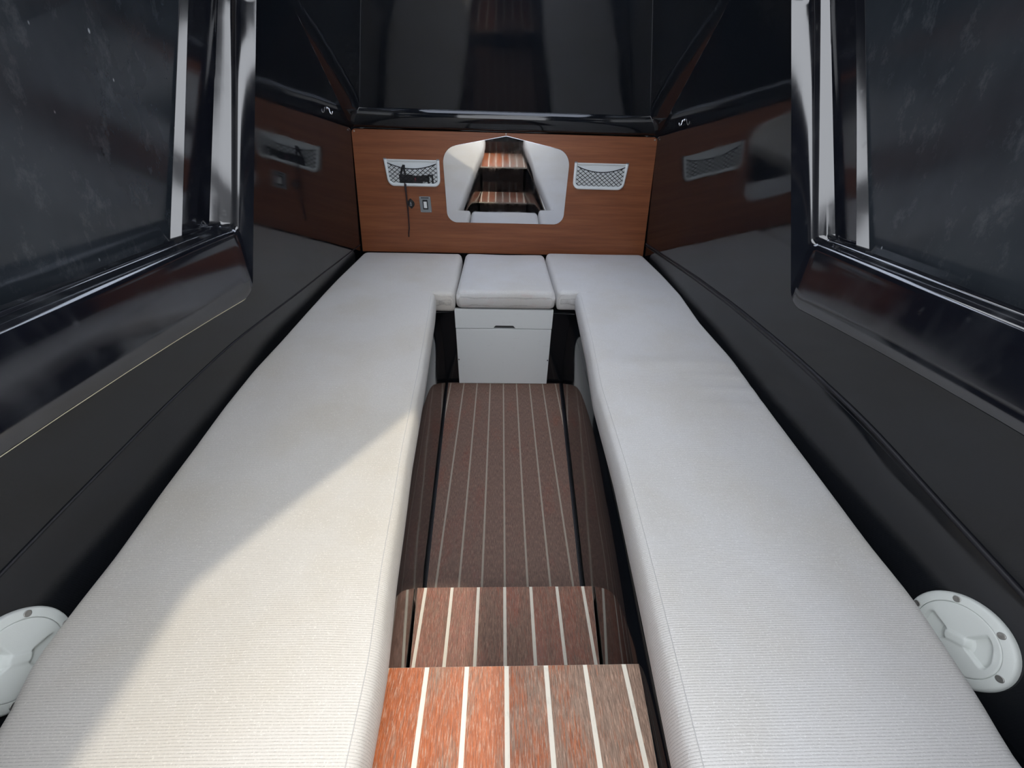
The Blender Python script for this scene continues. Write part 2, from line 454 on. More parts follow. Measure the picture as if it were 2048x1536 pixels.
# window mouldings with deep sills and dark panes
def moulding(s, n):
    P = PAN[s]
    root = bpy.data.objects.new('window_%d' % n, None); C.objects.link(root)
    root['kind'] = 'structure'; root.location = (s * 0.68, 0.5, 0.7)
    L = root.location
    def loop(pts, e, rad, sag=0.0, ridge=0.0):
        ctr = []
        rp = round_poly(pts, rad, 8)
        full = []
        m = len(rp)
        for i in range(m):
            a, b = rp[i], rp[(i + 1) % m]
            full.append(a)
            if (b - a).length > 0.12 or i % 9 == 8:
                for k in range(1, 8): full.append(a.lerp(b, k / 8))
        out = []
        (ya, za), (yd, zd) = pts[0], pts[3]
        for q in full:
            y, z = q
            t = (y - yd) / (ya - yd)
            zl = zd + (za - zd) * t
            k = max(0.0, 1 - abs(z - zl) / 0.08)
            if 0 < t < 1: z += k * sag * 4 * t * (1 - t)
            z += ridge * max(0.0, 1 - abs(z - zl) / 0.02)
            ee = e(z) if callable(e) else e
            out.append((s * (wall_x(y, z) + ee) - L[0], y - L[1], z - L[2]))
        return out
    def inter(a, b, t): return [(p[0] + (q[0] - p[0]) * t, p[1] + (q[1] - p[1]) * t) for p, q in zip(a, b)]
    O, I, B = P['outer'], P['lip'], P['back']
    def shrink(a, d): return [(p[0] + d * q[0], p[1] + d * q[1]) for p, q in zip(a, ((-1, 1), (-1, -1), (1, -1), (1, 1)))]
    sg = P['sag']; eb, ep = P['eb'], P['ep']
    seq = [loop(O, 0.006, 0.05, sg)]
    for t, e, rad in ((0.0, -0.011, 0.05), (0.005, -0.0150, 0.05), (0.012, -0.0178, 0.05), (0.024, -0.0202, 0.05), (0.045, -0.0214, 0.05), (0.25, -0.0160, 0.05), (0.5, -0.0092, 0.045), (0.75, -0.0020, 0.04),
                      (0.88, 0.0025, 0.03), (0.93, 0.0050, 0.025), (0.97, 0.0080, 0.022), (1.0, 0.0135, 0.02)):
        seq.append(loop(inter(O, I, t), e, rad, sg * (1 - t)))
    def mixe(t): return lambda z: 0.0145 + (eb(z) - 0.0145) * t
    for t, d in ((0.04, 0.0), (0.12, 0.0), (0.42, 0.0), (0.48, 0.0022), (0.54, 0.0028), (0.60, 0.0022), (0.68, 0.0), (0.96, 0.0), (1.0, 0.0)):
        seq.append(loop(inter(I, B, t), mixe(t), 0.018, 0.0, d))
    ef = lambda z: eb(z) + 0.002
    seq += [loop(inter(B, P['face'], 0.04), eb, 0.014), loop(inter(B, P['face'], 0.5), lambda z: eb(z) + 0.001, 0.012), loop(inter(B, P['face'], 0.97), ef, 0.012), loop(P['face'], ef, 0.012),
            loop(inter(P['face'], P['pane'], 0.04), lambda z: ef(z) + 0.0008, 0.012), loop(inter(P['face'], P['pane'], 0.96), lambda z: ep(z) - 0.0008, 0.012), loop(P['pane'], ep, 0.012)]
    m = len(seq[0])
    V = [v for l in seq for v in l]; F = []
    for i in range(len(seq) - 1):
        for j in range(m):
            F.append((i * m + j, i * m + (j + 1) % m, (i + 1) * m + (j + 1) % m, (i + 1) * m + j))
    o = sharp(link('window_frame', V, F, gel_dusty, parent=root), 42)
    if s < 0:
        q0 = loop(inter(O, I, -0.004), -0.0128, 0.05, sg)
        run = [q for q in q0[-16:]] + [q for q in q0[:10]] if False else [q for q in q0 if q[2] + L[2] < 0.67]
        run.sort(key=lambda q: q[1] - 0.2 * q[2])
        bd = link('pale_bead', *tube(run, 0.0021, 6), bead, parent=root, smooth=True)  # thin pale bead along the moulding's lower edge
        bd['label'] = 'pale bead line under the left window moulding'
    pl = loop(P['pane'], lambda z: ep(z) + 0.0002, 0.012)
    c = Vector((0, 0, 0))
    for q in pl: c += Vector(q) / len(pl)
    pl2 = [tuple(Vector(q) + (Vector(q) - c).normalized() * 0.006) for q in pl]
    v, f = prism(pl2, (s * 0.006, 0, 0))
    link('window_pane', v, f, pane_m, parent=root)
    return root
moulding(-1, 1); moulding(1, 2)

# joint between hull liner and deck moulding
for s, n, r in ((-1, 1, 0.0022), (1, 2, 0.0042)):
    path = []
    for y in np.linspace(-0.14, 1.925, 60):
        z = smooth_tab(y, SEAM[s], 0.04); path.append((s * (wall_x(y, z) - 0.0006), y, z))
    parts = [tube(path, r, 6)]
    if s == 1:
        parts.append(tube([(q[0] + 0.001, q[1], q[2] - 0.010) for q in path], 0.0028, 6))
    link('trim_%d' % n, *join(*parts), rubber, smooth=True, kind='structure')

# unseen roof and aft bulkhead, hatch and companionway openings shaped for the light
def opening_roof():
    outer = [(-0.66, -0.16), (0.66, -0.16), (0.66, 1.90), (-0.66, 1.90)]
    holes = [SUN_OPENING, [(x, y) for x, y in FORE]]
    bm = bmesh.new()
    def ring(pts, z): return [bm.verts.new((x, y, z)) for x, y in pts]
    for z in (ROOF, ROOF + 0.03):
        rings = [ring(q, z) for q in [outer] + holes]
        e = [bm.edges.new((a[i], a[(i + 1) % len(a)])) for a in rings for i in range(len(a))]
        bmesh.ops.triangle_fill(bm, edges=e, use_beauty=True)
        if z == ROOF: lo_ = rings
        else: hi_ = rings
    for k in range(3):
        l, h = lo_[k], hi_[k]
        for i in range(len(l)):
            bm.faces.new((l[i], l[(i + 1) % len(l)], h[(i + 1) % len(l)], h[i]))
    bmesh.ops.recalc_face_normals(bm, faces=bm.faces)
    me = bpy.data.meshes.new('ceiling'); bm.to_mesh(me); bm.free()
    me.materials.append(gel)
    o = bpy.data.objects.new('ceiling', me); C.objects.link(o); o['kind'] = 'structure'
    return o
SUN_OPENING = [(-0.22, 0.05), (0.255, 0.05), (0.255, 1.22), (0.045, 1.22), (-0.22, 0.765)]  # made-up outline, front edge slanted to cast the sun patch
FORE = round_poly([(-0.42, 1.26), (0.42, 1.26), (0.42, 1.72), (-0.42, 1.72)], 0.05, 4)
opening_roof()
V, F = join(boxv(-0.80, 0.80, -0.17, -0.14, -0.012, 0.50), boxv(-0.80, -0.37, -0.17, -0.14, 0.50, ROOF), boxv(0.37, 0.80, -0.17, -0.14, 0.50, ROOF))
link('wall_back', V, F, gel, kind='structure')
fore = thing('added_fore_hatch', 'added frosted pane in the unseen roof, brightening the bow cushions', 'hatch', (0, 1.475, ROOF + 0.03))  # invented diffusing skylight, put in to light the bow
big = round_poly([(-0.45, 1.235), (0.45, 1.235), (0.45, 1.75), (-0.45, 1.75)], 0.06, 4)
link('added_hatch_pane', *prism([(q[0], q[1] - 1.475, 0.0005) for q in big], (0, 0, 0.010)), opal, parent=fore)

# ------------------------------------------------------------------ footwell, berth bases
def well_x(s, y):        # footwell side at floor level
    tab = [(-0.2, 0.160), (0.25, 0.187), (0.455, 0.2025), (0.52, 0.2090), (1.44, 0.258)] if s < 0 else [(-0.2, 0.152), (0.25, 0.178), (0.453, 0.1968), (0.52, 0.2005), (1.44, 0.262)]
    return lerp_tab(y, tab)
V, F = boxv(-0.85, 0.85, -0.17, 2.02, -0.05, -0.012)
link('floor', V, F, rubber, kind='structure')
BT = 0.355
def berth_base(s, label):
    prof_y = list(np.linspace(-0.138, 1.452, 24))
    rows = []
    for y in prof_y:
        x0 = well_x(s, y); pts = [(x0, -0.011), (x0 + 0.002, 0.13), (x0 + 0.004, 0.24), (x0 + 0.005, 0.255)]
        for k in range(1, 7):
            a = math.pi / 2 * k / 6
            pts.append((x0 + 0.005 + 0.045 * (1 - math.cos(a)), 0.255 + 0.095 * math.sin(a)))
        pts.append((x0 + 0.06, BT - 0.004)); pts.append((outer_x(s, y) - 0.012, BT - 0.004)); pts.append((outer_x(s, y) - 0.012, -0.011))
        rows.append([(s * a, y, b) for a, b in pts])
    V, F = grid(rows)
    n = len(rows[0]); F.append(tuple(range(n))); F.append(tuple(range(len(V) - n, len(V))))
    o = link('berth_bench', V, F, gel, loc=(s * 0.42, 0.65, -0.011), label=label, category='bench')
    return sharp(o, 40)
OUT = {-1: [(-0.12, 0.560), (0.148, 0.572), (0.20, 0.597), (0.283, 0.606), (0.342, 0.610), (0.466, 0.628), (0.579, 0.641), (0.709, 0.658), (0.861, 0.671), (1.02, 0.674), (1.232, 0.683), (1.40, 0.688), (1.55, 0.690), (1.90, 0.686)],
       1: [(-0.12, 0.540), (0.10, 0.546), (0.144, 0.561), (0.264, 0.585), (0.35, 0.588), (0.487, 0.602), (0.666, 0.620), (0.934, 0.650), (1.163, 0.657), (1.40, 0.684), (1.64, 0.692), (1.90, 0.688)]}
INN = {-1: [(-0.12, 0.160), (0.10, 0.165), (0.20, 0.168), (0.323, 0.183), (0.443, 0.193), (0.566, 0.205), (0.864, 0.224), (1.298, 0.258), (1.41, 0.270)],
       1: [(-0.12, 0.174), (0.10, 0.183), (0.195, 0.191), (0.305, 0.200), (0.513, 0.215), (0.78, 0.223), (1.01, 0.246), (1.41, 0.275)]}
def outer_x(s, y): return smooth_tab(y, OUT[s], 0.012)
berth_base(-1, 'glossy black moulded berth base carrying the long cushion on the left')
berth_base(1, 'glossy black moulded berth base carrying the long cushion on the right')
V, F = boxv(-0.655, 0.655, 1.456, 1.93, -0.011, BT - 0.004)
o = link('berth_bench', V, F, gel, loc=(0, 1.69, -0.011), label='black bow berth base around the white drawer cabinet', category='bench')
bevel(o, 0.018, 4)

# ------------------------------------------------------------------ cushions
NY0 = 1.412          # where the bow wings start
WING = {-1: (0.208, 0.1975), 1: (0.204, 0.2035)}
def inner_x(s, y):
    if y < NY0: return smooth_tab(y, INN[s], 0.012)
    w = WING[s][1] + (WING[s][0] - WING[s][1]) * (y - NY0) / 0.5
    d = y - NY0; r = 0.014
    base = smooth_tab(NY0 - 0.001, INN[s], 0.012)
    if d < r: w += r - math.sqrt(max(0, r * r - (r - d) ** 2))
    return min(w, base)
def cushion(s, zt, label):
    th = 0.081; r = 0.020
    ys = sorted(set([round(v, 5) for v in list(np.arange(-0.10, 1.40, 0.02)) + [1.40, 1.405, 1.409, NY0 - 0.0002, NY0, NY0 + 0.001, NY0 + 0.003, NY0 + 0.006, NY0 + 0.010, NY0 + 0.014, 1.435, 1.445] + list(np.arange(1.46, 1.885, 0.025)) + [1.889, 1.900, 1.911, 1.918, 1.923, 1.9265, 1.928] + [-0.12, -0.118, -0.114, -0.108]]))
    edge = [0, 0.0015, 0.004, 0.008, 0.013, 0.020, 0.032]
    rows = []
    for y in ys:
        xo, xi = outer_x(s, y), inner_x(s, y)
        # rounded plan corners at the bow end
        for yc, rc in ((1.928, 0.03),):
            d = yc - y
            if d < rc:
                q = rc - math.sqrt(max(0.0, rc * rc - (rc - d) ** 2)); xo -= q; xi += q * 0.5
        w = xo - xi
        cols = [xi + e for e in edge] + list(np.linspace(xi + 0.032, xo - 0.032, 20))[1:-1] + [xo - e for e in reversed(edge)]
        rows.append([(c, y) for c in cols])
    out = [rw[0] for rw in rows] + [rows[-1][j] for j in range(1, len(rows[0]))] + [rw[-1] for rw in reversed(rows)][1:] + [rows[0][j] for j in range(len(rows[0]) - 2, 0, -1)]
    A = np.array(out); Bp = np.roll(A, -1, axis=0); D = Bp - A; LL = (D ** 2).sum(1) + 1e-12
    def dist(P):
        t = np.clip(((P - A) * D).sum(1) / LL, 0, 1)
        q = A + D * t[:, None]
        return math.sqrt(((P - q) ** 2).sum(1).min())
    rng = random.Random(3 + s)
    ph = [rng.uniform(0, 6.28) for _ in range(8)]
    def top(x, y):
        d = dist(np.array((x, y)))
        z = zt
        if d < r: z -= r - math.sqrt(max(0, r * r - (r - d) ** 2))
        k = min(1, d / 0.06)
        z += 0.0022 * k * (math.sin(7.1 * y + 4 * x + ph[0]) + 0.7 * math.sin(13.7 * y - 9 * x + ph[1]) + 0.5 * math.sin(23 * x + 5 * y + ph[2]))
        z += 0.005 * (min(1, d / 0.15) - 0.6)
        # creases where the foam folds, strongest at one edge
        if s > 0:
            e = max(0, min(1, (x - 0.42) / 0.16)) * min(1, d / 0.03)
            for yc, a, wd in ((0.865, 0.0046, 0.009), (0.800, 0.0052, 0.007), (0.742, 0.0042, 0.006), (0.665, 0.0020, 0.006)):
                z -= a * e * math.exp(-((y - yc - 0.02 * (x - 0.6)) / wd) ** 2)
            z += 0.004 * math.exp(-((y - 0.885) / 0.035) ** 2) * min(1, d / 0.06)
        else:
            e = max(0, min(1, (0.40 - x) / 0.12)) * min(1, d / 0.02)
            for yc, a, wd in ((1.25, 0.0042, 0.006), (1.205, 0.0046, 0.006), (1.03, 0.0048, 0.006), (1.055, 0.0026, 0.005), (0.70, 0.0020, 0.006)):
                z -= a * e * math.exp(-((y - yc) / wd) ** 2)
        return z
    V = []; n = len(rows[0])
    for rw in rows:
        for (x, y) in rw: V.append((s * x, y, top(x, y)))
    F = []
    for i in range(len(rows) - 1):
        for j in range(n - 1): F.append((i * n + j, i * n + j + 1, (i + 1) * n + j + 1, (i + 1) * n + j))
    idx = [i * n for i in range(len(rows))] + [(len(rows) - 1) * n + j for j in range(1, n)] + [i * n + n - 1 for i in range(len(rows) - 2, -1, -1)] + [j for j in range(n - 2, 0, -1)]
    prev = idx
    cx = np.array([(V[i][0], V[i][1]) for i in idx])
    tg = np.roll(cx, -1, 0) - np.roll(cx, 1, 0); nl = np.stack([tg[:, 1], -tg[:, 0]], 1); nl /= (np.linalg.norm(nl, axis=1)[:, None] + 1e-9)
    area = 0.5 * np.sum(cx[:, 0] * np.roll(cx[:, 1], -1) - np.roll(cx[:, 0], -1) * cx[:, 1])
    if area < 0: nl = -nl
    zb = zt - th
    for z, off in ((zt - 0.034, 0.002), (zt - 0.050, 0.002), (zb + 0.010, 0.0), (zb + 0.003, -0.003), (zb, -0.010)):
        st = len(V)
        for q in range(len(idx)):
            V.append((cx[q][0] + nl[q][0] * off, cx[q][1] + nl[q][1] * off, z))
        cur = list(range(st, st + len(idx)))
        for q in range(len(idx)):
            F.append((prev[q], prev[(q + 1) % len(idx)], cur[(q + 1) % len(idx)], cur[q]))
        prev = cur
    F.append(tuple(prev))
    base = (s * 0.42, 0.85, zb)
    root = thing('berth_cushion', label, 'cushion', base)
    Vl = [(v[0] - base[0], v[1] - base[1], v[2] - base[2]) for v in V]
    o = link('cushion_cover', Vl, F, fabric_warm if s < 0 else fabric, parent=root, smooth=True)
    # stitched seam a finger's width in from the inner edge
    path = []
    for y in np.arange(-0.10, 1.385, 0.02):
        x = inner_x(s, y) + 0.013; path.append((s * x - base[0], y - base[1], top(x, y) - base[2] + 0.0000))
    link('seam', *tube(path, 0.0006, 5), thread, parent=root, smooth=True)
    return root
cushion(-1, 0.440, 'long ribbed off-white cushion on the left berth, partly in sunlight')
cushion(1, 0.4515, 'long ribbed off-white cushion on the right berth, in shade')

def mid_cushion():
    x0, x1, y0, y1, zt, th = -0.1930, 0.1985, 1.424, 1.928, 0.4385, 0.070
    r = 0.024
    ex = [0, 0.002, 0.006, 0.011, 0.017, 0.025]
    xs = [x0 + e for e in ex] + list(np.linspace(x0 + 0.045, x1 - 0.045, 9)) + [x1 - e for e in reversed(ex)]
    ysl = [y0 + e for e in ex] + list(np.linspace(y0 + 0.045, y1 - 0.045, 12)) + [y1 - e for e in reversed(ex)]
    base = (0, 1.66, zt - th)
    V = []
    rc = 0.02
    for y in ysl:
        for x in xs:
            dx = min(x - x0, x1 - x); dy = min(y - y0, y1 - y)
            z = zt
            d = min(dx, dy)
            if dx < r and dy < r: d = max(0, r - math.hypot(r - dx, r - dy))
            if d < r: z -= r - math.sqrt(max(0, r * r - (r - d) ** 2))
            xx, yy_ = x, y
            if dx < rc and dy < rc:          # round the plan corners
                cxx = x0 + rc if x < 0 else x1 - rc; cyy = y0 + rc if y < 1.6 else y1 - rc
                u, v = (x - cxx) / rc, (y - cyy) / rc
                xx = cxx + rc * u * math.sqrt(max(0, 1 - v * v / 2)); yy_ = cyy + rc * v * math.sqrt(max(0, 1 - u * u / 2))
            z += 0.004 * min(1, d / 0.12) + 0.0012 * math.sin(20 * x + 9 * y)
            V.append((xx, yy_, z))
    n = len(xs); m = len(ysl); F = []
    for i in range(m - 1):
        for j in range(n - 1): F.append((i * n + j, i * n + j + 1, (i + 1) * n + j + 1, (i + 1) * n + j))
    idx = [j for j in range(n)] + [i * n + n - 1 for i in range(1, m)] + [(m - 1) * n + j for j in range(n - 2, -1, -1)] + [i * n for i in range(m - 2, 0, -1)]
    prev = idx
    cx = [(V[i][0], V[i][1]) for i in idx]; ctr = ((x0 + x1) / 2, (y0 + y1) / 2)
    for z, sc in ((zt - 0.036, 1.006), (zt - 0.046, 1.006), (zt - th + 0.012, 1.0), (zt - th + 0.004, 0.985), (zt - th, 0.96)):
        st = len(V)
        V += [(ctr[0] + (a - ctr[0]) * sc, ctr[1] + (b - ctr[1]) * (1 + (sc - 1) * 0.8), z) for a, b in cx]
        cur = list(range(st, st + len(idx)))
        for q in range(len(idx)): F.append((prev[q], prev[(q + 1) % len(idx)], cur[(q + 1) % len(idx)], cur[q]))
        prev = cur
    F.append(tuple(prev))
    root = thing('berth_cushion', 'short square off-white infill cushion with a faintly stained front, above the white drawer', 'cushion', base)
    link('cushion_cover', [(v[0] - base[0], v[1] - base[1], v[2] - base[2]) for v in V], F, fabric_stained, parent=root, smooth=True)
mid_cushion()

# ------------------------------------------------------------------ white drawer cabinet under the infill cushion
cab = thing('drawer_cabinet', 'white drawer cabinet with finger notch below the short infill cushion', 'cabinet', (0, 1.444, 0.0))
zt_, zs_, zb_ = 0.362, 0.2765, 0.002
XL, XR = -0.202, 0.195
v, f = boxv(XL, XR, 0.004, 0.010, zb_, zt_ - 0.004)
link('carcass', v, f, dark_hole, parent=cab)
notch = [(XL, zs_ + 0.0015), (-0.047, zs_ + 0.0015), (-0.044, zs_ + 0.007), (-0.037, zs_ + 0.0145), (0.034, zs_ + 0.0145), (0.041, zs_ + 0.007), (0.044, zs_ + 0.0015), (XR, zs_ + 0.0015), (XR, zt_), (XL, zt_)]
drawer = o = link('drawer_front', *prism([(a, -0.012, b) for a, b in notch], (0, 0.015, 0)), white_box, parent=cab); bevel(o, 0.0016, 2)
lower = o = link('lower_panel', *boxv(XL + 0.001, XR - 0.001, -0.011, 0.004, zb_, zs_ - 0.0015), white_box, parent=cab); bevel(o, 0.0016, 2)
link('notch_recess', *boxv(-0.048, 0.045, 0.0015, 0.0035, zs_ - 0.001, zs_ + 0.018), dark_hole, parent=drawer)
for x in (XL + 0.006, XR - 0.006):
    v, f = lathe([(0.0028, -0.0005), (0.0028, 0.001), (0.0015, 0.0016)], 12)
    link('screw', [(a + x, b - 0.011, c + 0.127) for a, b, c in v], f, black_pl, parent=lower, smooth=True)

# ------------------------------------------------------------------ teak: sole board and two steps
def clip(poly, a, b, c):            # keep a*x + b*y <= c
    out = []
    for i in range(len(poly)):
        p, q = poly[i], poly[(i + 1) % len(poly)]
        dp, dq = a * p[0] + b * p[1] - c, a * q[0] + b * q[1] - c
        if dp <= 0: out.append(p)
        if dp * dq < 0:
            t = dp / (dp - dq); out.append((p[0] + (q[0] - p[0]) * t, p[1] + (q[1] - p[1]) * t))
    return out
PITCH = 0.0593
def plank_deck(root, base, xc, yl, ye, left, right, ztop, gap, mplank, mcaulk, thick=0.012, name='plank'):
    """left/right: two (x, y) points of each side edge"""
    def half(poly, p, q, side):
        dx, dy = q[0] - p[0], q[1] - p[1]
        a, b = (-dy, dx) if side < 0 else (dy, -dx)
        return clip(poly, -a if side > 0 and False else a, b, a * p[0] + b * p[1])
    full = [(-1, yl), (1, yl), (1, ye), (-1, ye)]
    def trim(poly, inset=0.0):
        (lx0, ly0), (lx1, ly1) = left; (rx0, ry0), (rx1, ry1) = right
        kl = (lx1 - lx0) / (ly1 - ly0); kr = (rx1 - rx0) / (ry1 - ry0)
        poly = clip(poly, -1, kl, -(lx0 + inset) + kl * ly0)
        return clip(poly, 1, -kr, (rx0 - inset) - kr * ry0)
    outl = trim(full)
    v, f = prism([(x - base[0], y - base[1], ztop - 0.0009 - base[2]) for x, y in outl], (0, 0, -thick))
    o = link('caulk_bed', v, f, mcaulk, parent=root)
    for k in range(-6, 6):
        a, b = xc + k * PITCH + gap / 2, xc + (k + 1) * PITCH - gap / 2
        poly = trim([(a, yl + 0.0004), (b, yl + 0.0004), (b, ye - 0.0004), (a, ye - 0.0004)], 0.0004)
        if len(poly) < 3: continue
        A = abs(sum(poly[i][0] * poly[(i + 1) % len(poly)][1] - poly[(i + 1) % len(poly)][0] * poly[i][1] for i in range(len(poly)))) / 2
        if A < 1e-5: continue
        cxp = sum(p[0] for p in poly) / len(poly); cyp = sum(p[1] for p in poly) / len(poly)
        lo = [(x - base[0], y - base[1], ztop - 0.0045 - base[2]) for x, y in poly]
        v, f = prism(lo, (0, 0, 0.0045))
        link(name, v, f, mplank, parent=root)
    return o
root = thing('sole_board', 'long weathered teak sole board with pale seams in the footwell', 'floorboard', (0, 0.85, -0.012))
plank_deck(root, (0, 0.85, -0.012), -0.002, 0.447, 1.440, ((-0.251, 1.44), (-0.203, 0.52)), ((0.253, 1.44), (0.194, 0.52)), 0.0, 0.0055, teak_floor, caulk_floor)
def step(name, label, xc, y0, y1, left, right, ztop, zfloor, xs, mp):
    base = (0, (y0 + y1) / 2, zfloor)
    root = thing(name, label, 'step', base)
    plank_deck(root, base, xc, y0, y1, left, right, ztop, 0.0068, mp, caulk_step, 0.008)
    rows = []
    yl = [y0, y1 - 0.010]
    pl = [(-well_x(-1, y0) + 0.004, y0), (well_x(1, y0) - 0.004, y0), (well_x(1, y1) - 0.004, y1 - 0.012), (-well_x(-1, y1) + 0.004, y1 - 0.012)]
    v, f = prism([(x - base[0], y - base[1], 0) for x, y in pl], (0, 0, ztop - 0.0092 - zfloor))
    o = link('riser', v, f, gel, parent=root); bevel(o, 0.006, 3)
    return root
step('companionway_step', 'lower teak companionway step, narrow tread just above the sole board', -0.0045, 0.226, 0.453, ((-0.201, 0.455), (-0.189, 0.302)), ((0.195, 0.453), (0.181, 0.303)), 0.122, 0.001, 0, teak_mid)
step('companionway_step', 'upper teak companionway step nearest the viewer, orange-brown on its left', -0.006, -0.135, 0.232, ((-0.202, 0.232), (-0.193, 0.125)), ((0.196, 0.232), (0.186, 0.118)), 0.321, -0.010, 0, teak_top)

# ------------------------------------------------------------------ wooden panel on the bow wall and what is fixed to it
TILT = math.radians(5.5)
PY, PZ = 1.916, 0.70
def on_panel(x, z, off=0.0):
    d = z - PZ
    return (x, PY - d * math.sin(TILT) - off * math.cos(TILT), PZ + d * math.cos(TILT) - off * math.sin(TILT))
RP = (TILT, 0, 0)
wp = thing('bulkhead_panel', 'reddish mahogany panel with rounded top corners filling the bow wall', 'panel', on_panel(0, 0.70), RP)
op = round_poly([(-0.697, -0.268), (0.697, -0.268), (0.6335, 0.2405), (-0.6315, 0.2405)], [0, 0, 0.018, 0.018], 6)
o = link('panel_board', *prism([(q[0], 0, q[1]) for q in op], (0, 0.010, 0)), maho, parent=wp); bevel(o, 0.0015, 2, 60)
def screw_at(parent, x, z, r=0.0035, y=0.0, m=screw_m):
    v, f = lathe([(r, -0.0004), (r, 0.0006), (r * 0.6, 0.0014), (r * 0.3, 0.0009)], 12)
    return link('screw', [(a + x, b + y, c + z) for a, b, c in v], f, m, parent=parent, smooth=True)
for x, z in ((-0.6213, 0.2324), (0.6235, 0.2313), (-0.001, 0.2375)): screw_at(wp, x, z, 0.0032)

mr = thing('mirror', 'polished steel mirror plate with peaked top in the middle of the wooden panel', 'mirror', on_panel(0.003, 0.70, 0.0002), RP)
mp_ = round_poly([(-0.272, -0.120), (0.272, -0.120), (0.272, 0.180), (-0.002, 0.2315), (-0.272, 0.182)], [0.046, 0.046, 0.068, 0.012, 0.068], 9)
o = link('mirror_plate', *prism([(q[0], -0.0025, q[1]) for q in mp_], (0, 0.0025, 0)), steel, parent=mr); bevel(o, 0.0011, 2, 60)

def net_pocket(x, z, label):
    W, H = 0.236, 0.104
    root = thing('net_pocket', label, 'storage pocket', on_panel(x, z, 0.0003), RP, 'net pockets on the wooden panel')
    bp = round_poly([(-W / 2 + 0.006, -H / 2 + 0.003), (W / 2 - 0.006, -H / 2 + 0.003), (W / 2 - 0.006, H / 2), (-W / 2 + 0.006, H / 2)], [0.024, 0.024, 0.002, 0.002], 5)
    o = link('back_plate', *prism([(q[0], -0.003, q[1]) for q in bp], (0, 0.003, 0)), white_pl, parent=root)
    # U-shaped rim
    a = round_poly([(-W / 2, H / 2), (-W / 2 + 0.004, -H / 2), (W / 2 - 0.004, -H / 2), (W / 2, H / 2)], [0, 0.028, 0.028, 0], 8)
    t = 0.0125
    b = round_poly([(-W / 2 + t, H / 2), (-W / 2 + t + 0.003, -H / 2 + t + 0.002), (W / 2 - t - 0.003, -H / 2 + t + 0.002), (W / 2 - t, H / 2)], [0, 0.018, 0.018, 0], 8)
    a = a[8:-8]; b = b[8:-8]
    n = len(a)
    prof = [(0.0, -0.0005), (0.0, -0.006), (0.12, -0.0085), (0.3, -0.010), (0.7, -0.010), (0.88, -0.0085), (1.0, -0.006), (1.0, -0.0005)]
    rows = []
    for i in range(n):
        rows.append([(a[i][0] + (b[i][0] - a[i][0]) * t_, y_, a[i][1] + (b[i][1] - a[i][1]) * t_) for t_, y_ in prof])
    v, f = grid(rows); k = len(prof)
    f.append(tuple(range(k))); f.append(tuple(range(len(v) - k, len(v))))
    for i in range(n - 1): f.append((i * k, i * k + k - 1, (i + 1) * k + k - 1, (i + 1) * k))
    rim = sharp(link('rim', v, f, white_pl, parent=root), 50)
    v, f = boxv(-W / 2 + t + 0.002, W / 2 - t - 0.002, -0.0065, 0, H / 2 - 0.004, H / 2)
    link('top_lip', v, f, white_pl, parent=root)
    for sx in (-1, 1):
        o = link('end_cap', *boxv(sx * (W / 2 - 0.006) - 0.0055, sx * (W / 2 - 0.006) + 0.0055, -0.0075, 0, H / 2, H / 2 + 0.0035), grey_pl, parent=rim)
        screw_at(root, sx * (W / 2 - 0.024), sx * 0.022 + (0.010 if sx > 0 else -0.012), 0.003, -0.003)
    # stretched net
    xi = W / 2 - t - 0.002; zlo = -H / 2 + t + 0.003
    def ztop(xx): return H / 2 - 0.013 - 0.020 * (1 - (xx / xi) ** 2)
    def inside(xx, zz):
        if abs(xx) > xi or zz < zlo or zz > ztop(xx): return False
        r = 0.014
        if abs(xx) > xi - r and zz < zlo + r:
            return math.hypot(abs(xx) - (xi - r), zz - (zlo + r)) <= r
        return True
    parts = []
    sp = 0.0165
    for dirn in (1, -1):
        for k in range(-24, 25):
            c = k * sp; run = []
            for q in range(0, 161):
                xx = -xi + 2 * xi * q / 160
                zz = zlo + 0.75 * dirn * xx + c
                y = -0.0085 - 0.004 * math.cos(xx / xi * math.pi / 2) * (0.5 + 0.5 * (zz - zlo) / 0.08) - (0.0006 * dirn)
                if inside(xx, zz): run.append((xx, y, zz))
                else:
                    if len(run) > 4: parts.append(tube(run[::4] + ([run[-1]] if (len(run) - 1) % 4 else []), 0.0011, 4))
                    run = []
            if len(run) > 4: parts.append(tube(run[::4] + ([run[-1]] if (len(run) - 1) % 4 else []), 0.0011, 4))
    v, f = join(*parts)
    o = link('net', v, f, cord_m, parent=root, smooth=True); o['kind'] = 'stuff'
    path = [(xx, -0.0085 - 0.005 * math.cos(xx / xi * math.pi / 2), ztop(xx)) for xx in np.linspace(-xi, xi, 25)]
    link('elastic_edge', *tube(path, 0.0018, 6), cord_m, parent=root, smooth=True)
    return root
net_pocket(-0.402, 0.7835, 'white rimmed net pocket left of the mirror, holding a black adapter')
net_pocket(0.4145, 0.7885, 'empty white rimmed net pocket right of the mirror')

